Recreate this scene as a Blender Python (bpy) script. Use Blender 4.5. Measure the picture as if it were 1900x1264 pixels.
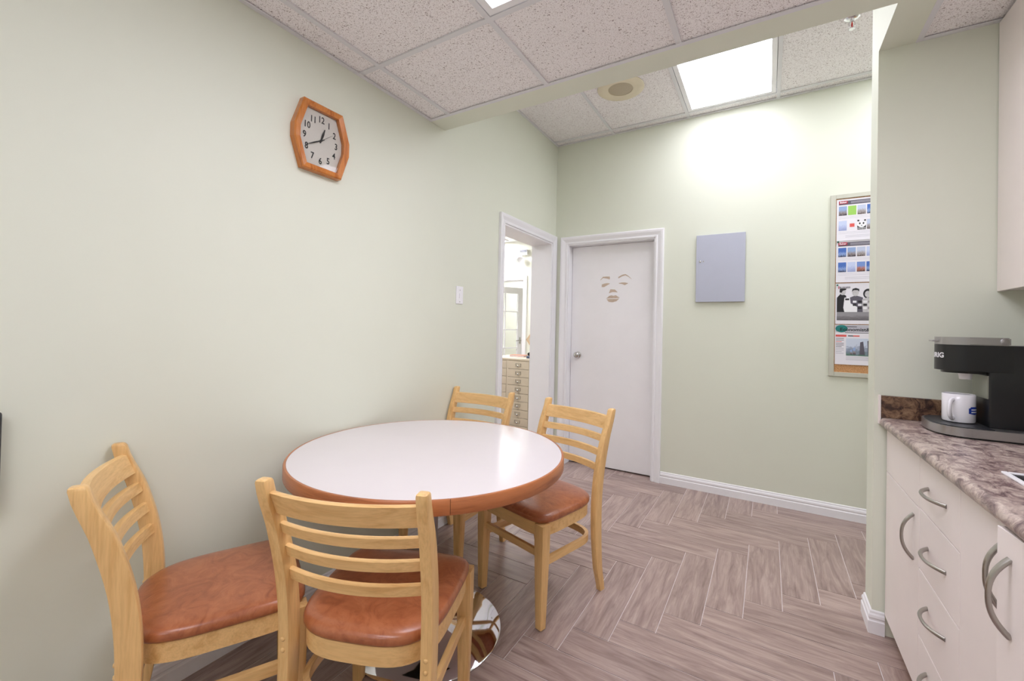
import bpy, bmesh, math, random
from mathutils import Vector, Matrix
random.seed(7)
for o in list(bpy.data.objects): bpy.data.objects.remove(o)
scene = bpy.context.scene
COL = scene.collection
PI = math.pi

# ------------------------------------------------------------------ camera, world, exposure
F_PX, YAW, PITCH, ROLL = 791.24, 0.540490, 0.0113944, -0.0225401
cam_d = bpy.data.cameras.new('camera'); cam = bpy.data.objects.new('camera', cam_d); COL.objects.link(cam)
cam_d.sensor_width = 36.0; cam_d.sensor_fit = 'HORIZONTAL'
cam_d.lens = F_PX / 1900 * 36.0
cam_d.shift_y = -32 / 1900
cam_d.clip_start = 0.02
fw = Vector((-math.sin(YAW)*math.cos(PITCH), math.cos(YAW)*math.cos(PITCH), math.sin(PITCH)))
rt = Vector((math.cos(YAW), math.sin(YAW), 0)); dn = fw.cross(rt)
r2 = rt*math.cos(ROLL) + dn*math.sin(ROLL); d2 = -rt*math.sin(ROLL) + dn*math.cos(ROLL)
m = Matrix((r2, -d2, -fw)).transposed().to_4x4(); m.translation = (0, 0, 1.27)
cam.matrix_world = m
scene.camera = cam
world = bpy.data.worlds.new('world'); scene.world = world; world.use_nodes = True
world.node_tree.nodes['Background'].inputs[0].default_value = (0.9, 0.93, 1, 1)
world.node_tree.nodes['Background'].inputs[1].default_value = 0.3
vs = scene.view_settings
vs.view_transform = 'Standard'; vs.look = 'None'; vs.gamma = 1; vs.use_curve_mapping = False
vs.exposure = 0.22
LIGHT = 9.4            # strength of every ceiling light's diffuser
LCOL = (0.90, 0.885, 1.0)

# ------------------------------------------------------------------ room numbers (metres)
XL, YB = -1.772, 3.740            # left wall, back wall
H1, H2 = 2.513, 3.035             # tile ceiling, raised ceiling at the back
XP, YP0, YP1 = 0.399, 2.394, 2.532  # partition: left end, front, back
XR, YR = 1.085, -4.3              # right wall, rear wall
XH = 2.6                          # end of the hall behind the partition
BEAM0, BEAM1 = 1.943, 2.075
SOF = 0.518
WT = 0.21                         # left wall thickness
FY = 6.213                        # far room's back wall

# ------------------------------------------------------------------ colour helper
def lin(r, g, b):
    f = lambda c: (c/255/12.92) if c/255 <= 0.04045 else ((c/255+0.055)/1.055)**2.4
    return (f(r), f(g), f(b), 1)

# ------------------------------------------------------------------ materials
MATS = {}
def new_mat(name):
    mt = bpy.data.materials.new(name); mt.use_nodes = True
    nt = mt.node_tree; b = nt.nodes['Principled BSDF']
    return mt, nt, b
def N(nt, t, **kw):
    n = nt.nodes.new(t)
    for k, v in kw.items(): setattr(n, k, v)
    return n
def ramp(nt, stops):
    n = nt.nodes.new('ShaderNodeValToRGB'); cr = n.color_ramp
    while len(cr.elements) > 1: cr.elements.remove(cr.elements[-1])
    cr.elements[0].position = stops[0][0]; cr.elements[0].color = stops[0][1]
    for p, c in stops[1:]:
        e = cr.elements.new(p); e.color = c
    return n
def coords(nt, scale=(1,1,1), rnd=0.0, kind='Object', rot=(0,0,0)):
    tc = N(nt, 'ShaderNodeTexCoord'); mp = N(nt, 'ShaderNodeMapping')
    mp.inputs['Scale'].default_value = scale; mp.inputs['Rotation'].default_value = rot
    nt.links.new(tc.outputs[kind], mp.inputs['Vector'])
    if rnd:
        oi = N(nt, 'ShaderNodeObjectInfo'); mu = N(nt, 'ShaderNodeVectorMath', operation='SCALE')
        cx = N(nt, 'ShaderNodeCombineXYZ')
        nt.links.new(oi.outputs['Random'], cx.inputs[0]); nt.links.new(oi.outputs['Random'], cx.inputs[1]); nt.links.new(oi.outputs['Random'], cx.inputs[2])
        nt.links.new(cx.outputs[0], mu.inputs[0]); mu.inputs['Scale'].default_value = rnd
        nt.links.new(mu.outputs[0], mp.inputs['Location'])
    return mp
def noise(nt, vec, scale, detail=4, rough=0.55, dist=0.0):
    n = N(nt, 'ShaderNodeTexNoise'); n.inputs['Scale'].default_value = scale
    n.inputs['Detail'].default_value = detail; n.inputs['Roughness'].default_value = rough; n.inputs['Distortion'].default_value = dist
    nt.links.new(vec.outputs[0], n.inputs['Vector']); return n
def bump(nt, b, h, strength=0.2, dist=0.002):
    n = N(nt, 'ShaderNodeBump'); n.inputs['Strength'].default_value = strength; n.inputs['Distance'].default_value = dist
    nt.links.new(h, n.inputs['Height']); nt.links.new(n.outputs[0], b.inputs['Normal'])
def mixc(nt, fac, a, c, blend='MIX'):
    n = N(nt, 'ShaderNodeMix', data_type='RGBA', blend_type=blend)
    if isinstance(fac, float): n.inputs[0].default_value = fac
    else: nt.links.new(fac, n.inputs[0])
    for i, v in ((6, a), (7, c)):
        if isinstance(v, tuple): n.inputs[i].default_value = v
        else: nt.links.new(v, n.inputs[i])
    return n.outputs[2]

def paint(name, col, rough=0.6, metal=0.0, vary=0.03, spec=0.5, bumpy=0.0, bscale=300, coat=0.0, vscale=6.0):
    mt, nt, b = new_mat(name)
    v = coords(nt); n = noise(nt, v, vscale, 3)
    dark = tuple(c*(1-vary*2) for c in col[:3]) + (1,); lite = tuple(min(1, c*(1+vary)) for c in col[:3]) + (1,)
    r = ramp(nt, [(0.3, dark), (0.7, lite)]); nt.links.new(n.outputs[0], r.inputs[0]); nt.links.new(r.outputs[0], b.inputs['Base Color'])
    b.inputs['Roughness'].default_value = rough; b.inputs['Metallic'].default_value = metal
    b.inputs['Specular IOR Level'].default_value = spec; b.inputs['Coat Weight'].default_value = coat
    if bumpy:
        n2 = noise(nt, v, bscale, 2); bump(nt, b, n2.outputs[0], bumpy, 0.001)
    MATS[name] = mt; return mt

def wood(name, axis, base, dark, rough=0.38, rnd=20.0, sc=None):
    mt, nt, b = new_mat(name)
    if sc is None: sc = [22, 22, 22]; sc[axis] = 1.6
    v = coords(nt, tuple(sc), rnd); n = noise(nt, v, 1.6, 6, 0.6, 0.6)
    r = ramp(nt, [(0.28, dark), (0.5, base), (0.75, tuple(min(1, c*1.08) for c in base[:3]) + (1,))])
    nt.links.new(n.outputs[0], r.inputs[0])
    v2 = coords(nt, tuple(s*5 for s in sc), rnd); n2 = noise(nt, v2, 2.0, 3)
    r2 = ramp(nt, [(0.35, (0.86, 0.84, 0.80, 1)), (0.6, (1, 1, 1, 1))]); nt.links.new(n2.outputs[0], r2.inputs[0])
    nt.links.new(mixc(nt, 0.6, r.outputs[0], r2.outputs[0], 'MULTIPLY'), b.inputs['Base Color'])
    b.inputs['Roughness'].default_value = rough; b.inputs['Coat Weight'].default_value = 0.25; b.inputs['Coat Roughness'].default_value = 0.25
    bump(nt, b, n2.outputs[0], 0.05, 0.001)
    MATS[name] = mt; return mt

def emit(name, col, strength):
    mt, nt, b = new_mat(name)
    b.inputs['Base Color'].default_value = (0.9, 0.9, 0.9, 1); b.inputs['Emission Color'].default_value = col + (1,)
    b.inputs['Emission Strength'].default_value = strength; MATS[name] = mt; return mt

paint('wall', lin(228, 232, 215), 0.55, vary=0.008, bumpy=0.06, bscale=220, vscale=2.0)
paint('white_trim', lin(246, 246, 248), 0.35, vary=0.006)
paint('door_white', lin(248, 247, 248), 0.42, vary=0.008)
paint('tee_white', lin(228, 228, 230), 0.5, vary=0.01)
paint('far_wall', lin(240, 241, 228), 0.6, vary=0.006)
paint('cabinet', lin(248, 239, 234), 0.38, vary=0.01)
paint('cabinet_core', lin(205, 160, 105), 0.7, vary=0.08, vscale=60)
paint('gap_shade_paint', lin(40, 30, 28), 0.8)  # shade behind the closed door, put into the colour
paint('steel', lin(176, 172, 166), 0.33, 1.0, vary=0.02)
paint('nickel', lin(200, 198, 196), 0.22, 1.0, vary=0.01)
paint('chrome', lin(225, 225, 228), 0.06, 1.0, vary=0.01)
paint('column_grey', lin(150, 145, 148), 0.4, 0.6, vary=0.02)
paint('panel_grey', lin(186, 190, 204), 0.42, vary=0.012)
paint('laminate', lin(228, 221, 222), 0.16, vary=0.006, coat=0.2)
paint('plastic_black', lin(22, 23, 25), 0.3, vary=0.05)
paint('plastic_dark', lin(46, 48, 52), 0.35, vary=0.05)
paint('lid_silver', lin(168, 166, 166), 0.28, 0.85, vary=0.03)
paint('greenish_grey', lin(150, 152, 138), 0.35, 0.3, vary=0.03)
paint('ceramic', lin(243, 242, 246), 0.1, vary=0.004, coat=0.4)
paint('emblem_blue', lin(36, 66, 165), 0.35, vary=0.02)
paint('paper', lin(238, 236, 242), 0.7, vary=0.01)
paint('white_print', lin(245, 245, 248), 0.6, vary=0.0)
paint('ink', lin(28, 26, 32), 0.6, vary=0.05)
paint('ink_grey', lin(96, 92, 104), 0.6, vary=0.05)
paint('ink_pale', lin(196, 194, 204), 0.6, vary=0.03)
paint('ink_red', lin(176, 32, 60), 0.6, vary=0.05)
paint('ink_coral', lin(226, 92, 86), 0.6, vary=0.05)
paint('ink_green', lin(160, 212, 98), 0.6, vary=0.04)
paint('ink_teal', lin(24, 128, 124), 0.6, vary=0.15, vscale=40)
paint('skin_grey', lin(208, 206, 208), 0.6, vary=0.08, vscale=60)
paint('pin_green', lin(20, 110, 80), 0.3)
paint('beige_metal', lin(205, 192, 172), 0.45, vary=0.015)
paint('tan_board', lin(214, 186, 150), 0.8, vary=0.06, vscale=30)
paint('speaker_ring', lin(232, 222, 196), 0.5, vary=0.01)
paint('speaker_grille', lin(196, 184, 160), 0.6, vary=0.06, vscale=400, bumpy=0.6, bscale=900)
paint('clock_face', lin(222, 215, 205), 0.5, vary=0.01)
paint('clock_ink', lin(18, 17, 18), 0.5)
paint('bulb_red', lin(180, 30, 24), 0.15)
paint('decal_tan', lin(206, 186, 166), 0.6, vary=0.05, vscale=40)
paint('board_frame', lin(206, 206, 192), 0.4, 0.2, vary=0.02)
paint('rubber', lin(24, 22, 22), 0.7)
paint('book_orange', lin(206, 120, 84), 0.6)
paint('blue_grey', lin(70, 82, 110), 0.5)
paint('grout', lin(226, 216, 214), 0.8, vary=0.05, vscale=30)
emit('diffuser', LCOL, LIGHT)
emit('far_diffuser', (0.95, 0.94, 1.0), LIGHT*2.6)
emit('raised_diffuser', LCOL, LIGHT*0.78)

WB, WD = lin(238, 196, 132), lin(218, 168, 102)
for ax, nm in ((0, 'wood_x'), (1, 'wood_y'), (2, 'wood_z')): wood(nm, ax, WB, WD)
wood('edge_wood', 2, lin(186, 114, 66), lin(150, 84, 46), sc=[2.5, 2.5, 40])
wood('clock_wood', 2, lin(206, 128, 58), lin(172, 92, 34), 0.22)

def mk_vinyl():
    mt, nt, b = new_mat('vinyl'); v = coords(nt, (1,1,1), 9.0)
    n = noise(nt, v, 16, 7, 0.68, 1.4)
    r = ramp(nt, [(0.28, lin(140, 76, 44)), (0.46, lin(166, 96, 58)), (0.6, lin(178, 108, 68)), (0.78, lin(188, 120, 80))])
    nt.links.new(n.outputs[0], r.inputs[0]); nt.links.new(r.outputs[0], b.inputs['Base Color'])
    b.inputs['Roughness'].default_value = 0.30; b.inputs['Coat Weight'].default_value = 0.25; b.inputs['Coat Roughness'].default_value = 0.2
    n2 = noise(nt, v, 260, 3); bump(nt, b, n2.outputs[0], 0.12, 0.001); MATS['vinyl'] = mt
mk_vinyl()
def mk_plank():
    mt, nt, b = new_mat('plank')
    v = coords(nt, (1.6, 14, 1), 31.0); n = noise(nt, v, 2.2, 7, 0.62, 0.9)
    r = ramp(nt, [(0.25, lin(134, 112, 106)), (0.45, lin(168, 147, 139)), (0.6, lin(187, 167, 158)), (0.8, lin(205, 188, 179))])
    nt.links.new(n.outputs[0], r.inputs[0])
    v2 = coords(nt, (4, 90, 1), 17.0); n2 = noise(nt, v2, 2.0, 4, 0.6, 0.4)
    r2 = ramp(nt, [(0.3, (0.72, 0.68, 0.66, 1)), (0.62, (1, 1, 1, 1))]); nt.links.new(n2.outputs[0], r2.inputs[0])
    c1 = mixc(nt, 0.6, r.outputs[0], r2.outputs[0], 'MULTIPLY')
    oi = N(nt, 'ShaderNodeObjectInfo'); rr = ramp(nt, [(0, (0.82, 0.8, 0.8, 1)), (1, (1.0, 0.99, 0.98, 1))]); nt.links.new(oi.outputs['Random'], rr.inputs[0])
    nt.links.new(mixc(nt, 1.0, c1, rr.outputs[0], 'MULTIPLY'), b.inputs['Base Color'])
    b.inputs['Roughness'].default_value = 0.33
    bump(nt, b, n2.outputs[0], 0.12, 0.001); MATS['plank'] = mt
mk_plank()
def mk_tile():
    mt, nt, b = new_mat('acoustic')
    v = coords(nt, (1,1,1), 13.0)
    n1 = noise(nt, v, 135, 2, 0.5, 0.6); r1 = ramp(nt, [(0.32, (0.42, 0.37, 0.36, 1)), (0.38, (1, 1, 1, 1))]); nt.links.new(n1.outputs[0], r1.inputs[0])
    n2 = noise(nt, v, 260, 2, 0.5, 0.2); r2 = ramp(nt, [(0.36, (0.62, 0.58, 0.58, 1)), (0.44, (1, 1, 1, 1))]); nt.links.new(n2.outputs[0], r2.inputs[0])
    c = mixc(nt, 1.0, r1.outputs[0], r2.outputs[0], 'MULTIPLY')
    nt.links.new(mixc(nt, 1.0, lin(252, 249, 249), c, 'MULTIPLY'), b.inputs['Base Color'])
    b.inputs['Roughness'].default_value = 0.9
    bump(nt, b, n1.outputs[0], 0.3, 0.002); MATS['acoustic'] = mt
mk_tile()
def mk_granite(name, stops, sc, sc2, rough):
    mt, nt, b = new_mat(name); v = coords(nt, sc)
    n = noise(nt, v, sc2, 8, 0.72, 0.9); r = ramp(nt, stops); nt.links.new(n.outputs[0], r.inputs[0])
    vo = N(nt, 'ShaderNodeTexVoronoi'); vo.inputs['Scale'].default_value = sc2*5; nt.links.new(v.outputs[0], vo.inputs['Vector'])
    r2 = ramp(nt, [(0.0, (0.55, 0.5, 0.48, 1)), (0.45, (1, 1, 1, 1))]); nt.links.new(vo.outputs['Distance'], r2.inputs[0])
    nt.links.new(mixc(nt, 0.5, r.outputs[0], r2.outputs[0], 'MULTIPLY'), b.inputs['Base Color'])
    b.inputs['Roughness'].default_value = rough; MATS[name] = mt
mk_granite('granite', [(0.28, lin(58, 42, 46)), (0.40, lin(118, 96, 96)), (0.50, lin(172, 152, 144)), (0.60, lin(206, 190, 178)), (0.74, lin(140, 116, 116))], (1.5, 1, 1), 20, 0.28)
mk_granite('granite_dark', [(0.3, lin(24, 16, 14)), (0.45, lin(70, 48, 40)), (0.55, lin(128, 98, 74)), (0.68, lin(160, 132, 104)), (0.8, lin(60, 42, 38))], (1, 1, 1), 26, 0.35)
def mk_cork():
    mt, nt, b = new_mat('cork'); v = coords(nt); n = noise(nt, v, 180, 5, 0.7)
    r = ramp(nt, [(0.35, lin(170, 118, 74)), (0.6, lin(222, 172, 120))]); nt.links.new(n.outputs[0], r.inputs[0]); nt.links.new(r.outputs[0], b.inputs['Base Color'])
    b.inputs['Roughness'].default_value = 0.9; bump(nt, b, n.outputs[0], 0.3, 0.001); MATS['cork'] = mt
mk_cork()
def mk_photo(name, top, mid, low, seed):
    """small printed picture: sky above, mottled buildings below"""
    mt, nt, b = new_mat(name)
    tc = N(nt, 'ShaderNodeTexCoord'); sp = N(nt, 'ShaderNodeSeparateXYZ'); nt.links.new(tc.outputs['Generated'], sp.inputs[0])
    mp = N(nt, 'ShaderNodeMapping'); mp.inputs['Location'].default_value = (seed*3.1, seed*1.7, seed); mp.inputs['Scale'].default_value = (5, 5, 2.2)
    nt.links.new(tc.outputs['Generated'], mp.inputs['Vector']); n = noise(nt, mp, 2.0, 4, 0.7)
    ad = N(nt, 'ShaderNodeMath', operation='MULTIPLY_ADD'); nt.links.new(n.outputs[0], ad.inputs[0]); ad.inputs[1].default_value = 0.9; nt.links.new(sp.outputs[2], ad.inputs[2])
    r = ramp(nt, [(0.45, low), (0.75, mid), (0.95, tuple(0.5*(a+c) for a, c in zip(mid, top))), (1.05 if False else 1.0, top)])
    nt.links.new(ad.outputs[0], r.inputs[0]); nt.links.new(r.outputs[0], b.inputs['Base Color']); b.inputs['Roughness'].default_value = 0.6
    MATS[name] = mt
mk_photo('photo_a', lin(150, 175, 215), lin(150, 140, 140), lin(52, 44, 60), 1)
mk_photo('photo_b', lin(72, 112, 190), lin(140, 165, 215), lin(36, 44, 72), 2)
mk_photo('photo_c', lin(196, 206, 228), lin(168, 160, 160), lin(78, 62, 56), 3)
mk_photo('photo_d', lin(120, 150, 210), lin(188, 120, 100), lin(40, 36, 44), 4)
mk_photo('photo_e', lin(200, 212, 240), lin(176, 188, 226), lin(150, 160, 205), 5)
mk_photo('photo_city', lin(206, 216, 232), lin(140, 150, 172), lin(92, 128, 112), 6)
mk_photo('photo_grey', lin(150, 148, 152), lin(120, 116, 120), lin(96, 92, 98), 7)
def mk_glass():
    mt, nt, b = new_mat('glass'); nt.nodes.remove(b)
    tr = N(nt, 'ShaderNodeBsdfTransparent'); tr.inputs[0].default_value = (0.96, 0.97, 0.97, 1)
    gl = N(nt, 'ShaderNodeBsdfGlossy'); gl.inputs['Roughness'].default_value = 0.03
    mx = N(nt, 'ShaderNodeMixShader'); mx.inputs[0].default_value = 0.02
    nt.links.new(tr.outputs[0], mx.inputs[1]); nt.links.new(gl.outputs[0], mx.inputs[2])
    nt.links.new(mx.outputs[0], nt.nodes['Material Output'].inputs[0]); MATS['glass'] = mt
mk_glass()

# ------------------------------------------------------------------ mesh helpers
def box(bm, x0, x1, y0, y1, z0, z1, bev=0.0, seg=2):
    vs = [bm.verts.new((x, y, z)) for z in (z0, z1) for y in (y0, y1) for x in (x0, x1)]
    fs = [bm.faces.new([vs[i] for i in f]) for f in ((0,2,3,1), (4,5,7,6), (0,1,5,4), (2,6,7,3), (0,4,6,2), (1,3,7,5))]
    if bev:
        es = list({e for f in fs for e in f.edges})
        bmesh.ops.bevel(bm, geom=es, offset=bev, segments=seg, affect='EDGES', profile=0.5)
    return bm
def loft(bm, secs, closed=True, caps=True):
    rows = [[bm.verts.new(p) for p in s] for s in secs]
    n = len(rows[0])
    for a, c in zip(rows, rows[1:]):
        for i in range(n if closed else n-1):
            j = (i+1) % n
            bm.faces.new((a[i], a[j], c[j], c[i]))
    if caps and closed:
        bm.faces.new(rows[0][::-1]); bm.faces.new(rows[-1])
    return rows
def lathe(bm, prof, n=48, cx=0, cy=0, axis='z'):
    rows = []
    for r, z in prof:
        row = []
        for i in range(n):
            a = 2*PI*i/n; p = (r*math.cos(a), r*math.sin(a), z)
            if axis == 'y': p = (p[0], -p[2], p[1])
            if axis == 'x': p = (p[2], p[0], p[1])
            row.append(bm.verts.new((p[0]+cx, p[1]+cy, p[2])))
        rows.append(row)
    for a, c in zip(rows, rows[1:]):
        for i in range(n): bm.faces.new((a[i], a[(i+1) % n], c[(i+1) % n], c[i]))
    if prof[0][0] > 1e-5: bm.faces.new(rows[0][::-1])
    if prof[-1][0] > 1e-5: bm.faces.new(rows[-1])
    bmesh.ops.remove_doubles(bm, verts=bm.verts[:], dist=1e-6)
    return bm
def tube(bm, pts, rad, n=10, flat=1.0, up=(0,0,1)):
    pts = [Vector(p) for p in pts]; secs = []; up = Vector(up)
    for i, p in enumerate(pts):
        t = (pts[min(i+1, len(pts)-1)] - pts[max(i-1, 0)]).normalized()
        a = t.cross(up); a = a.normalized() if a.length > 1e-4 else Vector((1,0,0)); c = a.cross(t).normalized()
        r = rad[i] if isinstance(rad, (list, tuple)) else rad
        secs.append([p + a*(r*math.cos(2*PI*k/n)) + c*(r*flat*math.sin(2*PI*k/n)) for k in range(n)])
    loft(bm, secs)
def prism(bm, poly, to3, d0, d1):
    """polygon (u,v) extruded between depth d0 and d1; to3(u,v,d)->point"""
    a = [bm.verts.new(to3(u, v, d0)) for u, v in poly]; c = [bm.verts.new(to3(u, v, d1)) for u, v in poly]
    n = len(poly); bm.faces.new(a[::-1]); bm.faces.new(c)
    for i in range(n): bm.faces.new((a[i], a[(i+1) % n], c[(i+1) % n], c[i]))
def obj(name, bm, mat, parent=None, loc=(0,0,0), smooth=None, rot=(0,0,0)):
    if not isinstance(bm, bpy.types.Mesh):
        bmesh.ops.recalc_face_normals(bm, faces=bm.faces[:])
        me = bpy.data.meshes.new(name)
        if smooth is not None:
            for f in bm.faces: f.smooth = True
            for e in bm.edges:
                if len(e.link_faces) == 2 and e.calc_face_angle(0) > math.radians(smooth): e.smooth = False
        bm.to_mesh(me); bm.free()
        me.materials.append(MATS[mat])
    else: me = bm
    o = bpy.data.objects.new(name, me); COL.objects.link(o); o.location = loc; o.rotation_euler = rot
    if parent: o.parent = parent
    return o
def B(*a, **k): return box(bmesh.new(), *a, **k)
def tag(o, label, cat, group=None):
    o['label'] = label; o['category'] = cat
    if group: o['group'] = group
    return o
def thing(name, label, cat, loc=(0,0,0), rotz=0, group=None):
    o = bpy.data.objects.new(name, None); COL.objects.link(o); o.location = loc; o.rotation_euler = (0, 0, rotz)
    o.empty_display_size = 0.05
    return tag(o, label, cat, group)
def struct(o, label=None, cat=None):
    o['kind'] = 'structure'
    if label: o['label'] = label
    if cat: o['category'] = cat
    return o
def text_bm(s, size, depth=0.0, spacing=1.0, bold=0.0):
    cu = bpy.data.curves.new('text', 'FONT'); cu.body = s; cu.size = size; cu.extrude = depth; cu.align_x = 'CENTER'; cu.align_y = 'CENTER'
    cu.space_character = spacing; cu.offset = bold; cu.resolution_u = 3
    o = bpy.data.objects.new('text', cu); COL.objects.link(o)
    dg = bpy.context.evaluated_depsgraph_get(); dg.update()
    me = bpy.data.meshes.new_from_object(o.evaluated_get(dg)); bm = bmesh.new(); bm.from_mesh(me)
    bpy.data.objects.remove(o); bpy.data.meshes.remove(me); bpy.data.curves.remove(cu)
    return bm
def xf(bm, fn):
    for v in bm.verts: v.co = Vector(fn(v.co))
    return bm

# ------------------------------------------------------------------ structure: floor
fl = bmesh.new()
box(fl, XL-WT, XH, YR, YB+0.14, -0.06, -0.0022)
floor = struct(obj('floor', fl, 'grout'), 'grey-brown wood-look herringbone tile floor', 'floor')
PW = 0.1547; GR = 0.0032
AX, AY = -0.3886, 1.878      # right side and bottom of one upright plank
FULL = {}
ZONES = [(XL, 1.9, -0.9, YB-0.001), (XL-WT, XL, 2.80, 3.665), (-1.64, -0.83, YB, YB+0.12)]
def plank_piece(x0, x1, y0, y1, vert):
    x0 += GR/2; x1 -= GR/2; y0 += GR/2; y1 -= GR/2
    for zi, (a, b_, c, d) in enumerate(ZONES):
        if zi == 0 and y1 < YP0: b_ = XR
        u0, u1, w0, w1 = max(x0, a), min(x1, b_), max(y0, c), min(y1, d)
        if u1-u0 < 0.004 or w1-w0 < 0.004: continue
        L, W = (w1-w0, u1-u0) if vert else (u1-u0, w1-w0)
        key = (round(L, 4), round(W, 4))
        if key not in FULL:
            bm = B(-L/2, L/2, -W/2, W/2, -0.0021, 0.0, bev=0.0008, seg=1)
            FULL[key] = obj('plank', bm, 'plank', floor).data; o = bpy.data.objects[[k.name for k in COL.objects if k.data is FULL[key]][0]]
        else: o = obj('plank', FULL[key], None, floor)
        o.location = ((u0+u1)/2, (w0+w1)/2, 0); o.rotation_euler = (0, 0, PI/2 if vert else 0)
for i in range(-14, 22):
    for j in range(-4, 5):
        x1 = AX + i*PW; y0 = AY + i*PW + j*8*PW
        plank_piece(x1-PW, x1, y0, y0+4*PW, True)
        plank_piece(x1, x1+4*PW, y0, y0+PW, False)

# ------------------------------------------------------------------ structure: walls
D1 = (2.80, 3.665, 2.088)         # doorway in the left wall: y0, y1, top
D2 = (-1.64, -0.83, 2.075)        # door in the back wall: x0, x1, top
bm = bmesh.new()
box(bm, XL-WT, XL, YR, D1[0], 0, H2+0.05); box(bm, XL-WT, XL, D1[0], D1[1], D1[2], H2+0.05); box(bm, XL-WT, XL, D1[1], FY, 0, H2+0.05)
wall_left = struct(obj('wall_left', bm, 'wall'), 'long pale green painted wall with doorway', 'wall')
bm = bmesh.new(); T = 0.14
box(bm, XL, D2[0], YB, YB+T, 0, H2+0.05); box(bm, D2[0], D2[1], YB, YB+T, D2[2], H2+0.05); box(bm, D2[1], XH, YB, YB+T, 0, H2+0.05)
struct(obj('wall_back', bm, 'wall'), 'pale green wall with white door and grey panel', 'wall')
struct(obj('wall_partition', B(XP, XR+0.1, YP0, YP1, 0, H2+0.05), 'wall'), 'pale green partition wall behind coffee maker', 'wall')
struct(obj('wall_right', B(XR, XR+0.1, YR, YP0, 0, H1+0.3), 'wall'), 'pale green wall behind the kitchen cabinets', 'wall')
struct(obj('wall_rear', B(XL-WT, XR+0.1, YR-0.12, YR, 0, H1+0.3), 'wall'), 'pale green rear wall', 'wall')
struct(obj('wall_hall', B(XH, XH+0.1, YP0, YB+T, 0, H2+0.05), 'wall'), 'pale green end wall of hall behind partition', 'wall')
struct(obj('wall_hall_side', B(XR+0.1, XH, YP0, YP1, 0, H2+0.05), 'wall'), 'pale green hall wall', 'wall')
struct(obj('door_shade_sheet', B(D2[0]-0.1, D2[1]+0.1, YB+T, YB+T+0.03, 0, 2.2), 'gap_shade_paint'), 'dark-painted sheet standing in for shade behind the closed door', 'wall')  # dark paint stands in for the shade in the door gap
bm = bmesh.new()
box(bm, XL, SOF, BEAM0, BEAM1, H1, H2+0.05); box(bm, XP, SOF, BEAM1, YP0, H1, H2+0.05)
struct(obj('wall_header', bm, 'wall'), 'pale green drop beam between low and raised ceiling', 'beam')

# ------------------------------------------------------------------ structure: ceilings
GX, GY = 0.637, 1.274
ceil_lo = struct(obj('ceiling', B(XL, XR, YR, BEAM0, H1+0.14, H1+0.18), 'tee_white'), 'suspended white speckled tile ceiling', 'ceiling')
ceil_ki = struct(obj('ceiling_kitchen', B(SOF, XR, BEAM0, YP0, H1+0.14, H1+0.18), 'tee_white'), 'suspended tile ceiling above the kitchen counter', 'ceiling')
ceil_hi = struct(obj('ceiling_raised', B(XL, XH, BEAM1, YB, H2+0.14, H2+0.18), 'tee_white'), 'raised white speckled tile ceiling by the door', 'ceiling')
TILE_LOC = 0.007
def ceiling_grid(parent, x0, x1, y0, y1, H, gx, gy, lights):
    xs = sorted([x0] + [x for x in gx if x0+0.02 < x < x1-0.02] + [x1]); ys = sorted([y0] + [y for y in gy if y0+0.02 < y < y1-0.02] + [y1])
    inside = lambda x, y: any(a+0.01 < x < b_-0.01 and c+0.01 < y < d-0.01 for a, b_, c, d in lights)
    for i in range(len(xs)-1):
        for j in range(len(ys)-1):
            a, b_, c, d = xs[i]+0.002, xs[i+1]-0.002, ys[j]+0.002, ys[j+1]-0.002
            if inside((a+b_)/2, (c+d)/2): continue
            w, l = b_-a, d-c
            obj('ceiling_tile', B(-w/2, w/2, -l/2, l/2, 0, 0.015), 'acoustic', parent, ((a+b_)/2, (c+d)/2, H+TILE_LOC))
    for x in xs[1:-1]:
        for j in range(len(ys)-1):
            if not inside(x, (ys[j]+ys[j+1])/2): obj('ceiling_tee', tee_bm(x, x, ys[j], ys[j+1], H), 'tee_white', parent)
    for y in ys[1:-1]:
        for i in range(len(xs)-1):
            if not inside((xs[i]+xs[i+1])/2, y):
                obj('ceiling_tee', tee_bm(xs[i]+(0.012 if i else 0), xs[i+1]-(0.012 if i < len(xs)-2 else 0), y, y, H), 'tee_white', parent)
    for q in ((x0, x0+0.021, y0, y1), (x1-0.021, x1, y0, y1), (x0+0.021, x1-0.021, y0, y0+0.021), (x0+0.021, x1-0.021, y1-0.021, y1)):
        obj('wall_angle', B(q[0], q[1], q[2], q[3], H-0.0005, H+0.004), 'tee_white', parent)
def tee_bm(xa, xb, ya, yb, H):
    bm = bmesh.new(); w = 0.012
    if xa == xb: box(bm, xa-w, xa+w, ya, yb, H, H+0.0065); box(bm, xa-0.001, xa+0.001, ya, yb, H+0.0065, H+0.04)
    else: box(bm, xa, xb, ya-w, ya+w, H, H+0.0065); box(bm, xa, xb, ya-0.001, ya+0.001, H+0.0065, H+0.04)
    return bm
LX = [-1.62 + GX*k for k in range(6)]; LY = [1.405 - GX*k for k in range(10)]
LO_LIGHTS = [(LX[1], LX[3], LY[1], LY[0]), (LX[1], LX[3], LY[4], LY[3]), (LX[1], LX[3], LY[7], LY[6])]
ceiling_grid(ceil_lo, XL, XR, YR, BEAM0, H1, LX, LY, LO_LIGHTS)
ceiling_grid(ceil_ki, SOF, XR, BEAM0, YP0, H1, [], [], [])
UX = [-1.212 + 0.628*k for k in range(7)]; UY = [3.645, 3.645-GY]
HI_LIGHTS = [(UX[1], UX[2], UY[1], UY[0]), (UX[3], UX[4], UY[1], UY[0])]
# raised ceiling: left part over the passage, and the hall behind the partition
ceiling_grid(ceil_hi, XL, XH, BEAM1, YB, H2, UX, UY, HI_LIGHTS)

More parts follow.
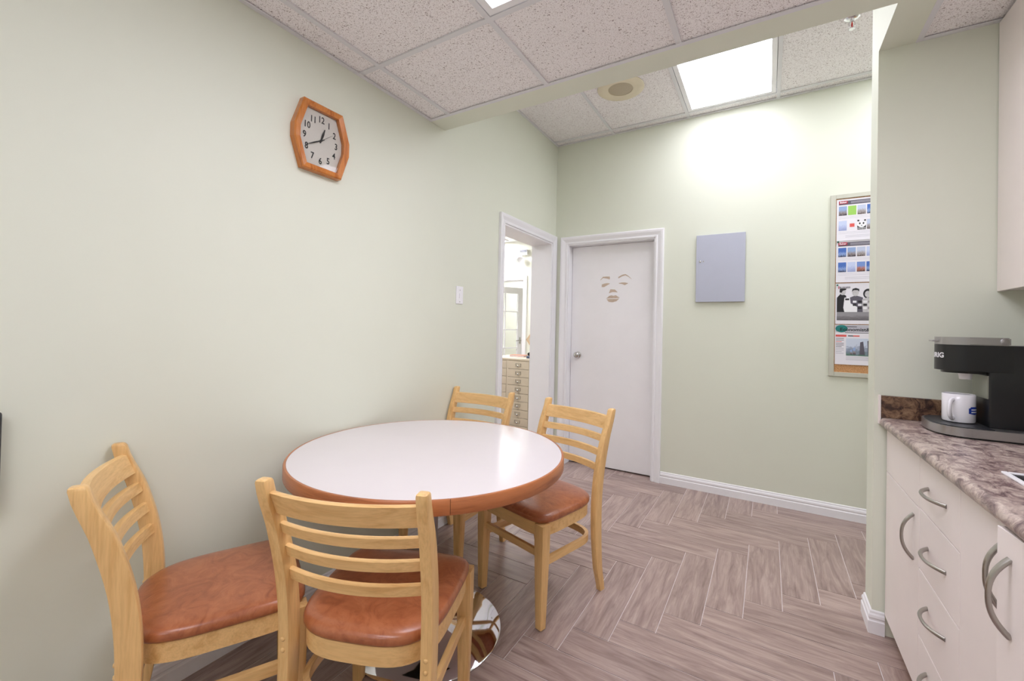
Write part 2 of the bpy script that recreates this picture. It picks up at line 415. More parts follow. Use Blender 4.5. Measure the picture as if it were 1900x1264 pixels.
def troffer(cx, cy, z, w, l, label, mat='diffuser', group=None):
    t = thing('ceiling_light', label, 'ceiling light', (cx, cy, z), 0, group)
    w -= 0.030; l -= 0.030; f = 0.03
    bm = bmesh.new()
    box(bm, -w/2, -w/2+f, -l/2, l/2, 0.002, 0.022); box(bm, w/2-f, w/2, -l/2, l/2, 0.002, 0.022)
    box(bm, -w/2+f, w/2-f, -l/2, -l/2+f, 0.002, 0.022); box(bm, -w/2+f, w/2-f, l/2-f, l/2, 0.002, 0.022)
    obj('frame', bm, 'white_trim', t)
    obj('housing', B(-w/2, w/2, -l/2, l/2, 0.03, 0.10), 'white_trim', t)
    obj('diffuser', B(-w/2+f, w/2-f, -l/2+f, l/2-f, 0.006, 0.012), mat, t)
    return t
def grid_light(r, z, label, mat='diffuser'): troffer((r[0]+r[1])/2, (r[2]+r[3])/2, z, r[1]-r[0], r[3]-r[2], label, mat)
grid_light(LO_LIGHTS[0], H1, 'recessed fluorescent light panel in low tile ceiling above table')
grid_light(LO_LIGHTS[1], H1, 'added unseen fill light panel in low ceiling beside kitchen cabinets')  # unseen panel behind the camera, added for frontal fill light
grid_light(LO_LIGHTS[2], H1, 'added unseen fill light panel in low ceiling against rear wall')  # another unseen panel further back, added to the frontal fill
grid_light(HI_LIGHTS[0], H2, 'bright recessed light panel in raised ceiling between speaker and sprinkler', 'raised_diffuser')
grid_light(HI_LIGHTS[1], H2, 'added unseen fill light panel in hall ceiling behind partition', 'raised_diffuser')  # unseen hall panel, added to spread light over the back area

# ------------------------------------------------------------------ structure: trim
CAS = [(0, 0), (0, 0.012), (0.012, 0.014), (0.016, 0.010), (0.022, 0.011), (0.040, 0.019), (0.048, 0.022), (0.062, 0.024), (0.070, 0.020), (0.070, 0)]
def casing(name, s0, s1, top, to3, label):
    bm = bmesh.new(); secs = []
    for (s, z, ds, dz) in ((s0, 0, -1, 0), (s0, top, -1, 1), (s1, top, 1, 1), (s1, 0, 1, 0)):
        secs.append([to3(s+ds*u, z+dz*u, v) for u, v in CAS])
    loft(bm, secs)
    return struct(obj(name, bm, 'white_trim'), label, 'door casing')
t1 = casing('trim_1', D1[0], D1[1], D1[2], lambda s, z, v: (XL+v, s, z), 'white moulded casing around open doorway')
bm = bmesh.new()
obj('jamb', B(XL-WT-0.002, XL+0.002, D1[0]-0.0, D1[0]+0.014, 0, D1[2]), 'white_trim', t1)
obj('jamb', B(XL-WT-0.002, XL+0.002, D1[1]-0.014, D1[1], 0, D1[2]), 'white_trim', t1)
obj('jamb_head', B(XL-WT-0.002, XL+0.002, D1[0]+0.014, D1[1]-0.014, D1[2]-0.014, D1[2]), 'white_trim', t1)
t2 = casing('trim_2', D2[0], D2[1], D2[2], lambda s, z, v: (s, YB-v, z), 'white moulded casing around closed white door')
obj('jamb', B(D2[0], D2[0]+0.012, YB-0.002, YB+T, 0, D2[2]), 'white_trim', t2)
obj('jamb', B(D2[1]-0.012, D2[1], YB-0.002, YB+T, 0, D2[2]), 'white_trim', t2)
obj('jamb_head', B(D2[0]+0.012, D2[1]-0.012, YB-0.002, YB+T, D2[2]-0.012, D2[2]), 'white_trim', t2)

BBP = [(0, 0), (0.014, 0), (0.014, 0.052), (0.010, 0.056), (0.010, 0.062), (0.013, 0.068), (0.011, 0.078), (0.007, 0.084), (0.006, 0.092), (0.003, 0.096), (0, 0.096)]
def baseboard(name, path, label):
    """path: XY points; the room lies to the left of the walking direction"""
    bm = bmesh.new(); P = [Vector(p) for p in path]; secs = []
    for i, p in enumerate(P):
        ns = []
        if i > 0: d = (P[i]-P[i-1]).normalized(); ns.append(Vector((-d.y, d.x)))
        if i < len(P)-1: d = (P[i+1]-P[i]).normalized(); ns.append(Vector((-d.y, d.x)))
        n = sum(ns, Vector((0, 0))); n = n / (n.length**2) * (2 if len(ns) == 2 else 1)
        secs.append([(p.x+n.x*v, p.y+n.y*v, z) for v, z in BBP])
    loft(bm, secs)
    return struct(obj(name, bm, 'white_trim'), label, 'baseboard')
baseboard('baseboard_left', [(XL, D1[0]-0.071), (XL, YR)], 'white moulded baseboard along the long left wall')
baseboard('baseboard_back', [(XH, YB), (D2[1]+0.071, YB)], 'white moulded baseboard below grey panel and notice board')
baseboard('baseboard_partition', [(0.4405, YP0), (XP, YP0), (XP, YP1), (XH, YP1)], 'white baseboard wrapped around the partition end')

# ------------------------------------------------------------------ back door
door = thing('door_1', 'closed flush white door with tan face stencil', 'door', (0, 0, 0)); struct(door)
SY = YB+0.085
obj('door_slab', B(D2[0]+0.014, D2[1]-0.014, SY, SY+0.042, 0.012, D2[2]-0.014, bev=0.002), 'door_white', door)
kn = obj('door_knob', lathe(bmesh.new(), [(0.030, 0.0), (0.031, 0.004), (0.028, 0.009), (0.013, 0.012), (0.012, 0.030), (0.022, 0.036), (0.028, 0.046), (0.028, 0.054), (0.022, 0.062), (0.010, 0.065), (0.0, 0.065)], 32, axis='y'), 'nickel', door, (-1.55, SY, 1.03), smooth=40)
obj('key_button', lathe(bmesh.new(), [(0.008, 0.064), (0.008, 0.068), (0.0, 0.069)], 16, axis='y'), 'steel', kn, smooth=40)
# generic stencilled face: brows, eyes, nose, lips
FX, FZ = -1.195, 1.64
def decal(poly, name='stencil'):
    bm = bmesh.new(); prism(bm, poly, lambda u, v, d: (FX+u, SY-d, FZ+v), 0.0, 0.0008); obj(name, bm, 'decal_tan', door)
def band(pts, ws):
    up = [(x, z+w) for (x, z), w in zip(pts, ws)]; lo = [(x, z-w) for (x, z), w in zip(pts, ws)]
    return lo + up[::-1]
decal(band([(-.150, .095), (-.125, .120), (-.090, .118), (-.060, .112)], [.002, .006, .009, .013]), 'brow_stencil')
decal(band([(.020, .112), (.055, .130), (.085, .136), (.112, .120), (.140, .095)], [.007, .007, .006, .004, .001]), 'brow_stencil')
decal(band([(-.135, .042), (-.112, .046), (-.085, .055), (-.060, .060)], [.012, .016, .010, .002]), 'eye_stencil')
decal(band([(.025, .060), (.055, .060), (.080, .054), (.108, .058)], [.002, .007, .012, .002]), 'eye_stencil')
decal([(-.066, -.028), (-.030, -.018), (.016, -.022), (-.010, .004), (-.030, .006), (-.052, .008)], 'nose_stencil')
decal([(-.090, -.078), (-.062, -.052), (-.040, -.048), (-.022, -.052), (0, -.048), (.036, -.072), (0, -.076), (-.050, -.076)], 'lip_stencil')
decal([(-.086, -.084), (-.050, -.082), (0, -.082), (.032, -.078), (.008, -.102), (-.030, -.112), (-.066, -.108)], 'lip_stencil')

# ------------------------------------------------------------------ grey wall panel, switch, dark wall thing
pn = thing('wall_panel', 'light grey metal service panel hung beside the white door', 'panel', (-0.33, YB, 1.514))
obj('box', B(-0.171, 0.171, -0.018, 0, 0.004, 0.532), 'panel_grey', pn)
pd = obj('panel_door', B(-0.175, 0.175, -0.026, -0.018, 0, 0.537, bev=0.002), 'panel_grey', pn)
obj('key_lock', lathe(bmesh.new(), [(0.008, 0), (0.008, 0.003), (0.006, 0.004), (0, 0.004)], 16, axis='y'), 'nickel', pd, (-0.145, -0.026, 0.325), smooth=40)
obj('screw', lathe(bmesh.new(), [(0.005, 0), (0.005, 0.002), (0, 0.003)], 12, axis='y'), 'steel', pd, (-0.120, -0.026, 0.325), smooth=40)

sw = thing('light_switch', 'white switch plate on pale wall beside open doorway', 'light switch', (XL, 2.258, 1.482))
pl = obj('plate', B(0, 0.006, -0.037, 0.037, -0.059, 0.059, bev=0.003), 'white_trim', sw)
obj('toggle', B(0.006, 0.012, -0.008, 0.008, -0.020, 0.012, bev=0.002), 'white_trim', pl)
for dz in (-0.044, 0.034): obj('screw', lathe(bmesh.new(), [(0.003, 0.006), (0.003, 0.0075), (0, 0.0078)], 12, axis='x'), 'steel', pl, (0, 0, dz))

wp = thing('wall_unit', 'dark rounded wall unit at the left wall', 'wall unit', (XL, 0.245, 0.76))
obj('back_plate', B(0, 0.012, -0.045, 0.030, 0.02, 0.235, bev=0.004), 'plastic_black', wp)
obj('front_shell', B(0.012, 0.035, -0.050, 0.036, 0, 0.258, bev=0.009, seg=3), 'plastic_dark', wp, smooth=40)

# ------------------------------------------------------------------ clock
ck = thing('wall_clock', 'octagonal wooden wall clock with cream dial', 'clock', (XL, 1.2025, 2.105))
def octa(a, h, s, t): return [(-a, h), (a, h), (s, t), (s, -t), (a, -h), (-a, -h), (-s, -t), (-s, t)]
O0, O1, O2 = octa(.098, .153, .139, .030), octa(.094, .148, .134, .029), octa(.077, .127, .110, .024)
O3 = octa(.076, .126, .109, .024)
bm = bmesh.new()
secs = [[(d, u, v) for u, v in o] for o, d in ((O0, 0.0), (O0, 0.030), (O1, 0.036), (O2, 0.030), (O2, 0.010))]
loft(bm, secs, caps=False); bm.faces.new([bm.verts.new((0.0, u, v)) for u, v in O0])
obj('frame', bm, 'clock_wood', ck)
bm = bmesh.new(); prism(bm, O3, lambda u, v, d: (d, u, v), 0.004, 0.010); dial = obj('dial', bm, 'clock_face', ck)
# facing +X: reader's right is +Y
for k in range(1, 13):
    a = 2*PI*k/12; t = text_bm(str(k), 0.041, 0.0002, bold=0.0006)
    sx, sz = 0.080*math.sin(a), 0.094*math.cos(a)
    xf(t, lambda c: (0.0109+c.z, sx*1.0+c.x*0.82, sz+c.y)); obj('numeral', t, 'clock_ink', dial)
def hand(ang, l, w, tail, x):
    a = math.radians(ang); u = Vector((math.sin(a), math.cos(a))); n = Vector((u.y, -u.x)); bm = bmesh.new()
    pts = [-u*tail + n*w*.6, -u*tail - n*w*.6, u*l*0.5 - n*w, u*l - n*w*.3, u*l + n*w*.3, u*l*0.5 + n*w]
    prism(bm, [(p.x, p.y) for p in pts], lambda a_, b_, d: (d, a_, b_), x, x+0.0012); return bm
obj('hour_hand', hand(18, .060, .0052, .012, .0125), 'clock_ink', dial)
obj('minute_hand', hand(240, .082, .0030, .018, .0145), 'clock_ink', dial)
obj('second_hand', hand(52, .075, .0007, .012, .0165), 'clock_ink', dial)
obj('centre_cap', lathe(bmesh.new(), [(0.0045, 0.010), (0.0045, 0.0185), (0, 0.019)], 16, axis='x'), 'clock_ink', dial, smooth=40)
bm = bmesh.new(); prism(bm, O3, lambda u, v, d: (d, u, v), 0.0235, 0.0245); obj('cover_glass', bm, 'glass', ck)

# ------------------------------------------------------------------ ceiling speaker and sprinkler
sp = thing('ceiling_speaker', 'round cream loudspeaker set in the raised ceiling', 'loudspeaker', (-0.945, 3.04, H2))
obj('ring', lathe(bmesh.new(), [(0.086, 0.004), (0.088, -0.006), (0.120, -0.010), (0.158, -0.006), (0.166, 0.0), (0.164, 0.006)], 64), 'speaker_ring', sp, smooth=50)
obj('grille', lathe(bmesh.new(), [(0.087, -0.001), (0.060, -0.008), (0.0, -0.010)], 48), 'speaker_grille', sp, smooth=50)
sk = thing('sprinkler_head', 'chrome fire sprinkler with red bulb in raised ceiling', 'sprinkler', (0.378, 2.965, H2))
obj('escutcheon', lathe(bmesh.new(), [(0.012, 0.006), (0.034, 0.004), (0.036, 0.0), (0.026, -0.008), (0.012, -0.012)], 32), 'chrome', sk, smooth=50)
obj('body', lathe(bmesh.new(), [(0.0, -0.005), (0.010, -0.005), (0.010, -0.022), (0.006, -0.025), (0.0, -0.025)], 20), 'chrome', sk, smooth=40)
bm = bmesh.new()
for s in (-1, 1): tube(bm, [(s*.008, 0, -.020), (s*.013, 0, -.030), (s*.013, 0, -.044), (s*.006, 0, -.056), (0, 0, -.060)], .0028, 8, up=(0,1,0))
obj('frame_arm', bm, 'chrome', sk, smooth=50)
obj('glass_bulb', lathe(bmesh.new(), [(0.0, -.024), (.0035, -.027), (.0042, -.040), (.0030, -.052), (0, -.055)], 16), 'bulb_red', sk, smooth=60)
bm = bmesh.new(); n = 24
poly = [((.018 if k % 2 else .012)*math.cos(2*PI*k/n), (.018 if k % 2 else .012)*math.sin(2*PI*k/n)) for k in range(n)]
prism(bm, poly, lambda u, v, d: (u, v, d), -.0625, -.060); obj('deflector', bm, 'chrome', sk)

# ------------------------------------------------------------------ notice board and papers
BX0, BX1, BZ0, BZ1 = 0.370, 1.285, 0.985, 2.258
nb = thing('notice_board', 'framed cork notice board with pinned papers behind partition', 'notice board', (BX0, YB, BZ0))
W_, H_ = BX1-BX0, BZ1-BZ0; f = 0.030
obj('cork_panel', B(f, W_-f, -0.010, 0, f, H_-f), 'cork', nb)
for q in ((0, f, 0, H_), (W_-f, W_, 0, H_), (f, W_-f, 0, f), (f, W_-f, H_-f, H_)):
    obj('frame_rail', B(q[0], q[1], -0.018, 0, q[2], q[3], bev=0.002), 'board_frame', nb)
PY = YB-0.0104
def sheet(x, ztop, w, h, label, lift=0.0):
    o = thing('paper_sheet', label, 'paper', (x, PY-lift, ztop), 0, 'papers pinned to the notice board')
    bm = bmesh.new(); n = 8
    secs = [[(0, -0.0003-0.004*(i/n)**3, -h*i/n), (w, -0.0003-0.004*(i/n)**3, -h*i/n), (w, -0.0012-0.004*(i/n)**3, -h*i/n), (0, -0.0012-0.004*(i/n)**3, -h*i/n)] for i in range(n+1)]
    loft(bm, secs); obj('page', bm, 'paper', o, smooth=40); o['h'] = h
    return o
def printed(o, u0, u1, v0, v1, mat, name='photo_print', dz=0.0):
    """u right from the sheet's left edge, v down from its top"""
    h = o['h']; f_ = lambda v: -0.0016-0.004*(v/h)**3-dz
    bm = bmesh.new()
    loft(bm, [[(u0, f_(v0)+0.0003, -v0), (u1, f_(v0)+0.0003, -v0), (u1, f_(v0)-0.0002, -v0), (u0, f_(v0)-0.0002, -v0)], [(u0, f_(v1)+0.0003, -v1), (u1, f_(v1)+0.0003, -v1), (u1, f_(v1)-0.0002, -v1), (u0, f_(v1)-0.0002, -v1)]])
    return obj(name, bm, mat, o)
def poly_print(o, poly, mat, name, dz=0.0004):
    h = o['h']; bm = bmesh.new()
    prism(bm, poly, lambda u, v, d: (u, -0.0016-0.004*(v/h)**3-dz-d, -v), 0.0, 0.0003); return obj(name, bm, mat, o)
def text_print(o, s, u, v, size, mat, bold=0.0, sx=1.0, dz=0.0008):
    h = o['h']; t = text_bm(s, size, 0.0001, bold=bold)
    xf(t, lambda c: (u+c.x*sx, -0.0016-0.004*(v/h)**3-dz-c.z, -v+c.y)); return obj('print_lettering', t, mat, o)
def pin(o, u, v):
    obj('push_pin', lathe(bmesh.new(), [(0.0055, 0.002), (0.0055, 0.006), (0.003, 0.008), (0.004, 0.014), (0, 0.015)], 12, axis='y'), 'pin_green', o, (u, 0, -v), smooth=40)
def ell(cx, cy, rx, ry, n=20, a0=0.0): return [(cx+rx*math.cos(2*PI*k/n+a0), cy+ry*math.sin(2*PI*k/n+a0)) for k in range(n)]
SHX = BX0+f+0.004
def sales_sheet(ztop, label, rows, lift):
    s = sheet(SHX, ztop, 0.385, 0.292, label, lift)
    printed(s, .012, .373, .012, .040, 'ink_grey', 'header_band')
    printed(s, .012, .062, .012, .032, 'ink_red', 'logo_block', 0.0004); text_print(s, 'Baker', .037, .022, .017, 'white_print', 0.0004, 1.0)
    for q in (.020, .028): printed(s, .078, .20, q, q+.003, 'ink_pale', 'text_line', 0.0004)
    for r, (v0, v1) in enumerate(((.050, .114), (.152, .220))):
        for c in range(7):
            u0 = .012 + .0515*c; mt = rows[r][c]
            if mt == 'red_logo':
                printed(s, u0+.010, u0+.036, v0+.022, v0+.046, 'ink_coral', 'logo_block'); continue
            if mt == 'panda':
                printed(s, u0, u0+.046, v0+.040, v1, 'ink', 'logo_block')
                poly_print(s, ell(u0+.023, v0+.034, .022, .020), 'white_print', 'panda_emblem', 0.0003)
                for sx in (-1, 1):
                    poly_print(s, ell(u0+.023+sx*.018, v0+.006, .0055, .0055), 'ink', 'panda_emblem', 0.0006)
                    poly_print(s, ell(u0+.023+sx*.010, v0+.026, .0045, .0065), 'ink', 'panda_emblem', 0.0007)
                poly_print(s, ell(u0+.023, v0+.041, .004, .0025), 'ink', 'panda_emblem', 0.0007)
                text_print(s, 'PANDA', u0+.023, v1-.008, .0125, 'white_print', 0.0002); continue
            printed(s, u0, u0+.045, v0, v1, mt)
        for q in range(2): printed(s, .012, .37, v1+.010+.010*q, v1+.0115+.010*q, 'ink_pale', 'text_line')
    for q in (.256, .266): printed(s, .05, .34, q, q+.002, 'ink_pale', 'text_line')
    return s
s1 = sales_sheet(2.222, 'white sales sheet with green square and panda logo, topmost on the board', [['photo_a', 'ink_green', 'photo_c', 'photo_b', 'photo_a', 'photo_e', 'photo_d'], ['photo_e', 'red_logo', 'panda', 'photo_c', 'photo_b', 'photo_a', 'photo_e']], 0.0)
s2 = sales_sheet(1.932, 'white sales sheet with blue-sky tower photos, second on the board', [['photo_b', 'photo_a', 'photo_c', 'photo_e', 'photo_b', 'photo_d', 'photo_a'], ['photo_b', 'photo_e', 'photo_d', 'photo_b', 'photo_a', 'photo_c', 'photo_e']], 0.0)
pin(s2, .010, .008)
s3 = sheet(SHX, 1.634, 0.40, 0.283, 'black and white poster of three people on notice board')
pin(s3, .010, .012)
text_print(s3, 'I', .018, .030, .026, 'ink_red', 0.0008); text_print(s3, 'BUSINESS', .052, .030, .016, 'ink_grey', 0.0004, .9)
printed(s3, .008, .392, .20, .258, 'photo_grey', 'photo_print')
printed(s3, .008, .392, .115, .20, 'photo_c', 'photo_print'); 
poly_print(s3, [(.008, .20), (.008, .10), (.030, .070), (.058, .085), (.066, .13), (.050, .20)], 'ink', 'figure_print')
poly_print(s3, ell(.040, .058, .018, .024), 'skin_grey', 'figure_print', .0006); poly_print(s3, [(.022, .062), (.024, .036), (.060, .036), (.058, .046), (.040, .052), (.034, .066)], 'ink', 'figure_print', .0009)
poly_print(s3, [(.085, .20), (.080, .10), (.110, .085), (.150, .10), (.155, .20)], 'ink_grey', 'figure_print'); poly_print(s3, ell(.110, .066, .018, .025), 'skin_grey', 'figure_print', .0006)
poly_print(s3, [(.090, .060), (.094, .040), (.112, .034), (.130, .042), (.130, .060), (.122, .050), (.100, .050)], 'ink', 'figure_print', .0009)
poly_print(s3, ell(.178, .075, .027, .034), 'ink', 'figure_print', .0004); poly_print(s3, ell(.176, .078, .016, .022), 'skin_grey', 'figure_print', .0007)
poly_print(s3, [(.150, .20), (.146, .115), (.175, .10), (.21, .11), (.22, .20)], 'skin_grey', 'figure_print', .0006)
poly_print(s3, [(.044, .170), (.050, .100), (.080, .100), (.084, .140), (.120, .165), (.120, .200), (.050, .200)], 'white_print', 'figure_print', .001)
poly_print(s3, [(.054, .106), (.076, .106), (.076, .118), (.054, .118)], 'ink', 'figure_print', .0013)
for k in range(4):
    for j in range(3): printed(s3, .096+.028*k, .116+.028*k, .122+.022*j, .136+.022*j, 'ink' if (k+j) % 2 else 'white_print', 'figure_print', .0013)
poly_print(s3, [(.26, .20), (.27, .09), (.30, .06), (.33, .09), (.34, .20)], 'ink_grey', 'figure_print')
s4 = sheet(SHX, 1.346, 0.40, 0.276, 'newspaper front page with teal masthead, lowest on notice board', 0.0)
printed(s4, .004, .396, .004, .050, 'ink_pale', 'header_band')
poly_print(s4, ell(.036, .028, .034, .026), 'ink_teal', 'masthead_disc', .0005)
text_print(s4, 'Economist&Sun', .133, .034, .031, 'ink', 0.0006, 1.08); printed(s4, .055, .12, .012, .017, 'ink_grey', 'text_line', .0005); printed(s4, .055, .39, .054, .058, 'ink_grey', 'text_line')
printed(s4, .004, .064, .070, .084, 'ink_coral', 'header_band'); printed(s4, .072, .10, .073, .081, 'ink_grey', 'text_line'); printed(s4, .10, .135, .073, .081, 'ink_coral', 'text_line')
printed(s4, .062, .30, .094, .214, 'photo_city')
for sx, w, h, d_ in ((.135, .020, .085, .012), (.180, .018, .095, -.010), (.10, .016, .045, 0), (.085, .012, .03, 0)):
    poly_print(s4, [(sx, .205), (sx+d_*.3, .205-h), (sx+d_*.3+w*.8, .205-h-.006), (sx+w+d_*.8, .205)], 'ink_grey' if h > .06 else 'photo_a', 'photo_print', .0006)
for k in range(10): printed(s4, .006, .05-(.012 if k % 3 == 2 else 0), .094+.0115*k, .0975+.0115*k, 'ink_coral' if k == 2 else 'ink_grey' if k < 6 else 'ink_pale', 'text_line')
for k in range(3): printed(s4, .062, .28, .222+.009*k, .225+.009*k, 'ink_pale', 'text_line')

# ------------------------------------------------------------------ table
tb = thing('round_table', 'round white laminate table with wooden edge on chrome pedestal', 'table', (-1.212, 1.383, 0))
TR, TZ = 0.556, 0.755
obj('table_top', lathe(bmesh.new(), [(0, TZ-.046), (TR-.010, TZ-.046), (TR-.010, TZ-.001), (TR-.011, TZ), (0, TZ)], 128), 'laminate', tb, smooth=30)
def arc_band(a0, a1):
    bm = bmesh.new(); secs = []; n = 64
    pr = [(TR-.0095, TZ-.047), (TR-.002, TZ-.048), (TR, TZ-.045), (TR, TZ-.004), (TR-.003, TZ-.0002), (TR-.0095, TZ+.0002)]
    for i in range(n+1):
        a = a0+(a1-a0)*i/n; secs.append([(r*math.cos(a), r*math.sin(a), z) for r, z in pr])
    loft(bm, secs); return bm
a_ = math.radians(-42.7)
obj('edge_band', arc_band(a_+.0012, a_+PI-.0012), 'edge_wood', tb, smooth=40); obj('edge_band', arc_band(a_+PI+.0012, a_+2*PI-.0012), 'edge_wood', tb, smooth=40)
obj('column', lathe(bmesh.new(), [(.034, .03), (.034, TZ-.06)], 40), 'column_grey', tb, smooth=40)
obj('top_plate', B(-.16, .16, -.16, .16, TZ-.060, TZ-.046), 'plastic_black', tb)
obj('base', lathe(bmesh.new(), [(.300, .0), (.308, .002), (.308, .008), (.304, .011), (.25, .024), (.16, .040), (.08, .052), (.045, .060), (.036, .075), (0, .075)], 96), 'chrome', tb, smooth=40)

# ------------------------------------------------------------------ chairs
def rrect(cx, cy, hx, hy, z, r):
    pts = []
    for qx, qy, a0 in ((1, 1, 0), (-1, 1, 90), (-1, -1, 180), (1, -1, 270)):
        for k in range(3):
            a = math.radians(a0+45*k); pts.append((cx+qx*(hx-r)+r*math.cos(a), cy+qy*(hy-r)+r*math.sin(a), z))
    return pts
def lerp_tab(tab, t):
    for (a, *va), (c, *vc) in zip(tab, tab[1:]):
        if t <= c:
            k = (t-a)/(c-a); k = k*k*(3-2*k) if False else k
            return [p+(q-p)*k for p, q in zip(va, vc)]
    return list(tab[-1][1:])
def cr(tab, t):
    """Catmull-Rom through (t, v...) rows"""
    n = len(tab)
    for i in range(n-1):
        if t <= tab[i+1][0] or i == n-2:
            p0, p1, p2, p3 = tab[max(i-1, 0)], tab[i], tab[i+1], tab[min(i+2, n-1)]
            k = (t-p1[0])/(p2[0]-p1[0])
            return [0.5*((2*b)+(-a+c)*k+(2*a-5*b+4*c-d)*k*k+(-a+3*b-3*c+d)*k**3) for a, b, c, d in zip(p0[1:], p1[1:], p2[1:], p3[1:])]
# z, centre y, half depth, half thickness, x
POST = [(0, -.238, .0170, .0140, .197), (.12, -.208, .0215, .0150, .198), (.30, -.190, .0250, .0160, .199), (.46, -.188, .0260, .0160, .200), (.60, -.203, .0255, .0160, .203), (.74, -.238, .0235, .0155, .2065), (.870, -.285, .0180, .0145, .210)]
def seat_outline(s=1.0, dy=0.0, n=72):
    """closed outline: straight front, sides tapering back, rounded rear"""
    pts = []
    for k in range(n):
        a = 2*PI*k/n; c, sn = math.cos(a), math.sin(a)
        if sn >= 0: e = 7.0; hx, hy = .214, .205
        else: e = 3.4; hx, hy = .214, .226
        r = (abs(c)**e + abs(sn)**e)**(-1/e)
        x = hx*r*c; y = hy*r*sn+.010
        x *= 1-0.05*max(0, (0.10-y)/.31)
        pts.append((x*s, y*s+dy*0))
    return pts
def make_chair():
    root = thing('dining_chair', 'x', 'chair')
    for s in (-1, 1):
        bm = bmesh.new(); secs = []; zs = [.870*i/30 for i in range(31)]
        for z in zs:
            y, hd, ht, x = cr(POST, z); secs.append(rrect(s*x, y, ht, hd, z, .005))
        y, hd, ht, x = cr(POST, .870)
        secs.append(rrect(s*x, y-.002, ht*.92, hd*.88, .876, .005)); secs.append(rrect(s*x, y-.003, ht*.7, hd*.6, .879, .004))
        loft(bm, secs); p = obj('back_post', bm, 'wood_z', root, smooth=35)
        for z in (.428, .398):
            y, hd, ht, x = cr(POST, z)
            obj('screw_cap', lathe(bmesh.new(), [(.0065, 0), (.0062, .002), (.004, .004), (0, .0048)], 14, axis='y'), 'wood_x', p, (s*x, y-hd, z), smooth=50)
        bm = bmesh.new()
        secs = [rrect(s*.194, .190, .0165, .0165, .004, .004), rrect(s*.193, .189, .0225, .0225, .26, .004), rrect(s*.192, .188, .0245, .0245, .34, .004), rrect(s*.192, .188, .0245, .0245, .440, .004)]
        loft(bm, secs); lg = obj('front_leg', bm, 'wood_z', root, smooth=35)
        obj('foot_pad', lathe(bmesh.new(), [(.0, 0), (.010, 0), (.010, .004), (0, .004)], 14), 'rubber', lg, (s*.194, .190, 0))
    def bow(z0, z1, name, th, sag):
        bm = bmesh.new(); secs = []; n = 16
        for i in range(n+1):
            t = -1+2*i/n; sec = []
            for (z, o) in ((z0+.003, -th/2), (z0, 0), (z0+.003, th/2), (z1-.003, th/2), (z1, 0), (z1-.003, -th/2)):
                y, hd, ht, x = cr(POST, z); yy = y - sag*(1-t*t) + .004
                sec.append((t*(x-ht+.004), yy+o, z))
            secs.append(sec)
        loft(bm, secs); return obj(name, bm, 'wood_x', root, smooth=50)
    bow(.780, .845, 'top_rail', .019, .034)
    for zc in (.737, .670, .600): bow(zc-.017, zc+.017, 'slat', .017, .036)
    # seat frame: bent band below the cushion
    def ringband(s0, s1, z0, z1):
        bm = bmesh.new(); o, i = seat_outline(s0), seat_outline(s1)
        rows = [[(x, y, z0) for x, y in o], [(x, y, z1) for x, y in o], [(x, y, z1) for x, y in i], [(x, y, z0) for x, y in i], [(x, y, z0) for x, y in o]]
        loft(bm, rows, caps=False); bmesh.ops.remove_doubles(bm, verts=bm.verts[:], dist=1e-6); return bm
    obj('seat_frame', ringband(.965, .87, .388, .442), 'wood_x', root, smooth=35)
    # cushion
    bm = bmesh.new(); prof = [(.93, .441), (.985, .443), (1.0, .450), (1.0, .458), (.985, .467), (.94, .474), (.86, .479), (.72, .483), (.5, .486), (.25, .487)]
    rows = loft(bm, [[(x, y, z) for x, y in seat_outline(s)] for s, z in prof]); obj('seat_cushion', bm, 'vinyl', root, smooth=60)
    # stretchers: bent side/rear rail and straight front rail
    bm = bmesh.new(); path = []
    for k in range(41):
        t = .5-.5*math.cos(PI*k/40); t = min(max(t, 1e-4), 1-1e-4); a = -PI*t
        path.append((.188*math.copysign(abs(math.cos(a))**.5, math.cos(a)), -.02-.175*abs(math.sin(a))**.5))
    path = [(.191, .175), (.1895, .08)] + path + [(-.1895, .08), (-.191, .175)]
    secs = []
    for i, (x, y) in enumerate(path):
        p, q = path[max(i-1, 0)], path[min(i+1, len(path)-1)]; d = Vector((q[0]-p[0], q[1]-p[1])).normalized(); n = Vector((-d.y, d.x))*.0085
        secs.append([(x+n.x, y+n.y, .258), (x+n.x, y+n.y, .290), (x-n.x, y-n.y, .290), (x-n.x, y-n.y, .258)])
    loft(bm, secs); obj('side_stretcher', bm, 'wood_y', root, smooth=40)
    obj('front_stretcher', B(-.18, .18, .180, .198, .296, .326, bev=.002), 'wood_x', root)
    return root
def dup(root):
    r = root.copy(); COL.objects.link(r)
    for ch in list(root.children):
        c = ch.copy(); COL.objects.link(c); c.parent = r
        for g in list(ch.children):
            d = g.copy(); COL.objects.link(d); d.parent = c
    return r
proto = make_chair()
CH = [((-1.437, 0.690), 334, 'light wood ladder-back chair with a back post against the long wall below the clock'),
      ((-0.990, 0.950), 21.6, 'light wood ladder-back chair across the round table from the open doorway and white door'),
      ((-0.943, 1.873), 164.1, 'light wood ladder-back chair pulled out before the closed white door'),
      ((-1.538, 1.946), 180.3, 'light wood ladder-back chair tucked between round table and open doorway')]
for i, (p, a, lb) in enumerate(CH):
    c = proto if i == 0 else dup(proto)
    c.location = (p[0], p[1], 0); c.rotation_euler = (0, 0, math.radians(a)); c['label'] = lb; c['group'] = 'wooden chairs around the round table'

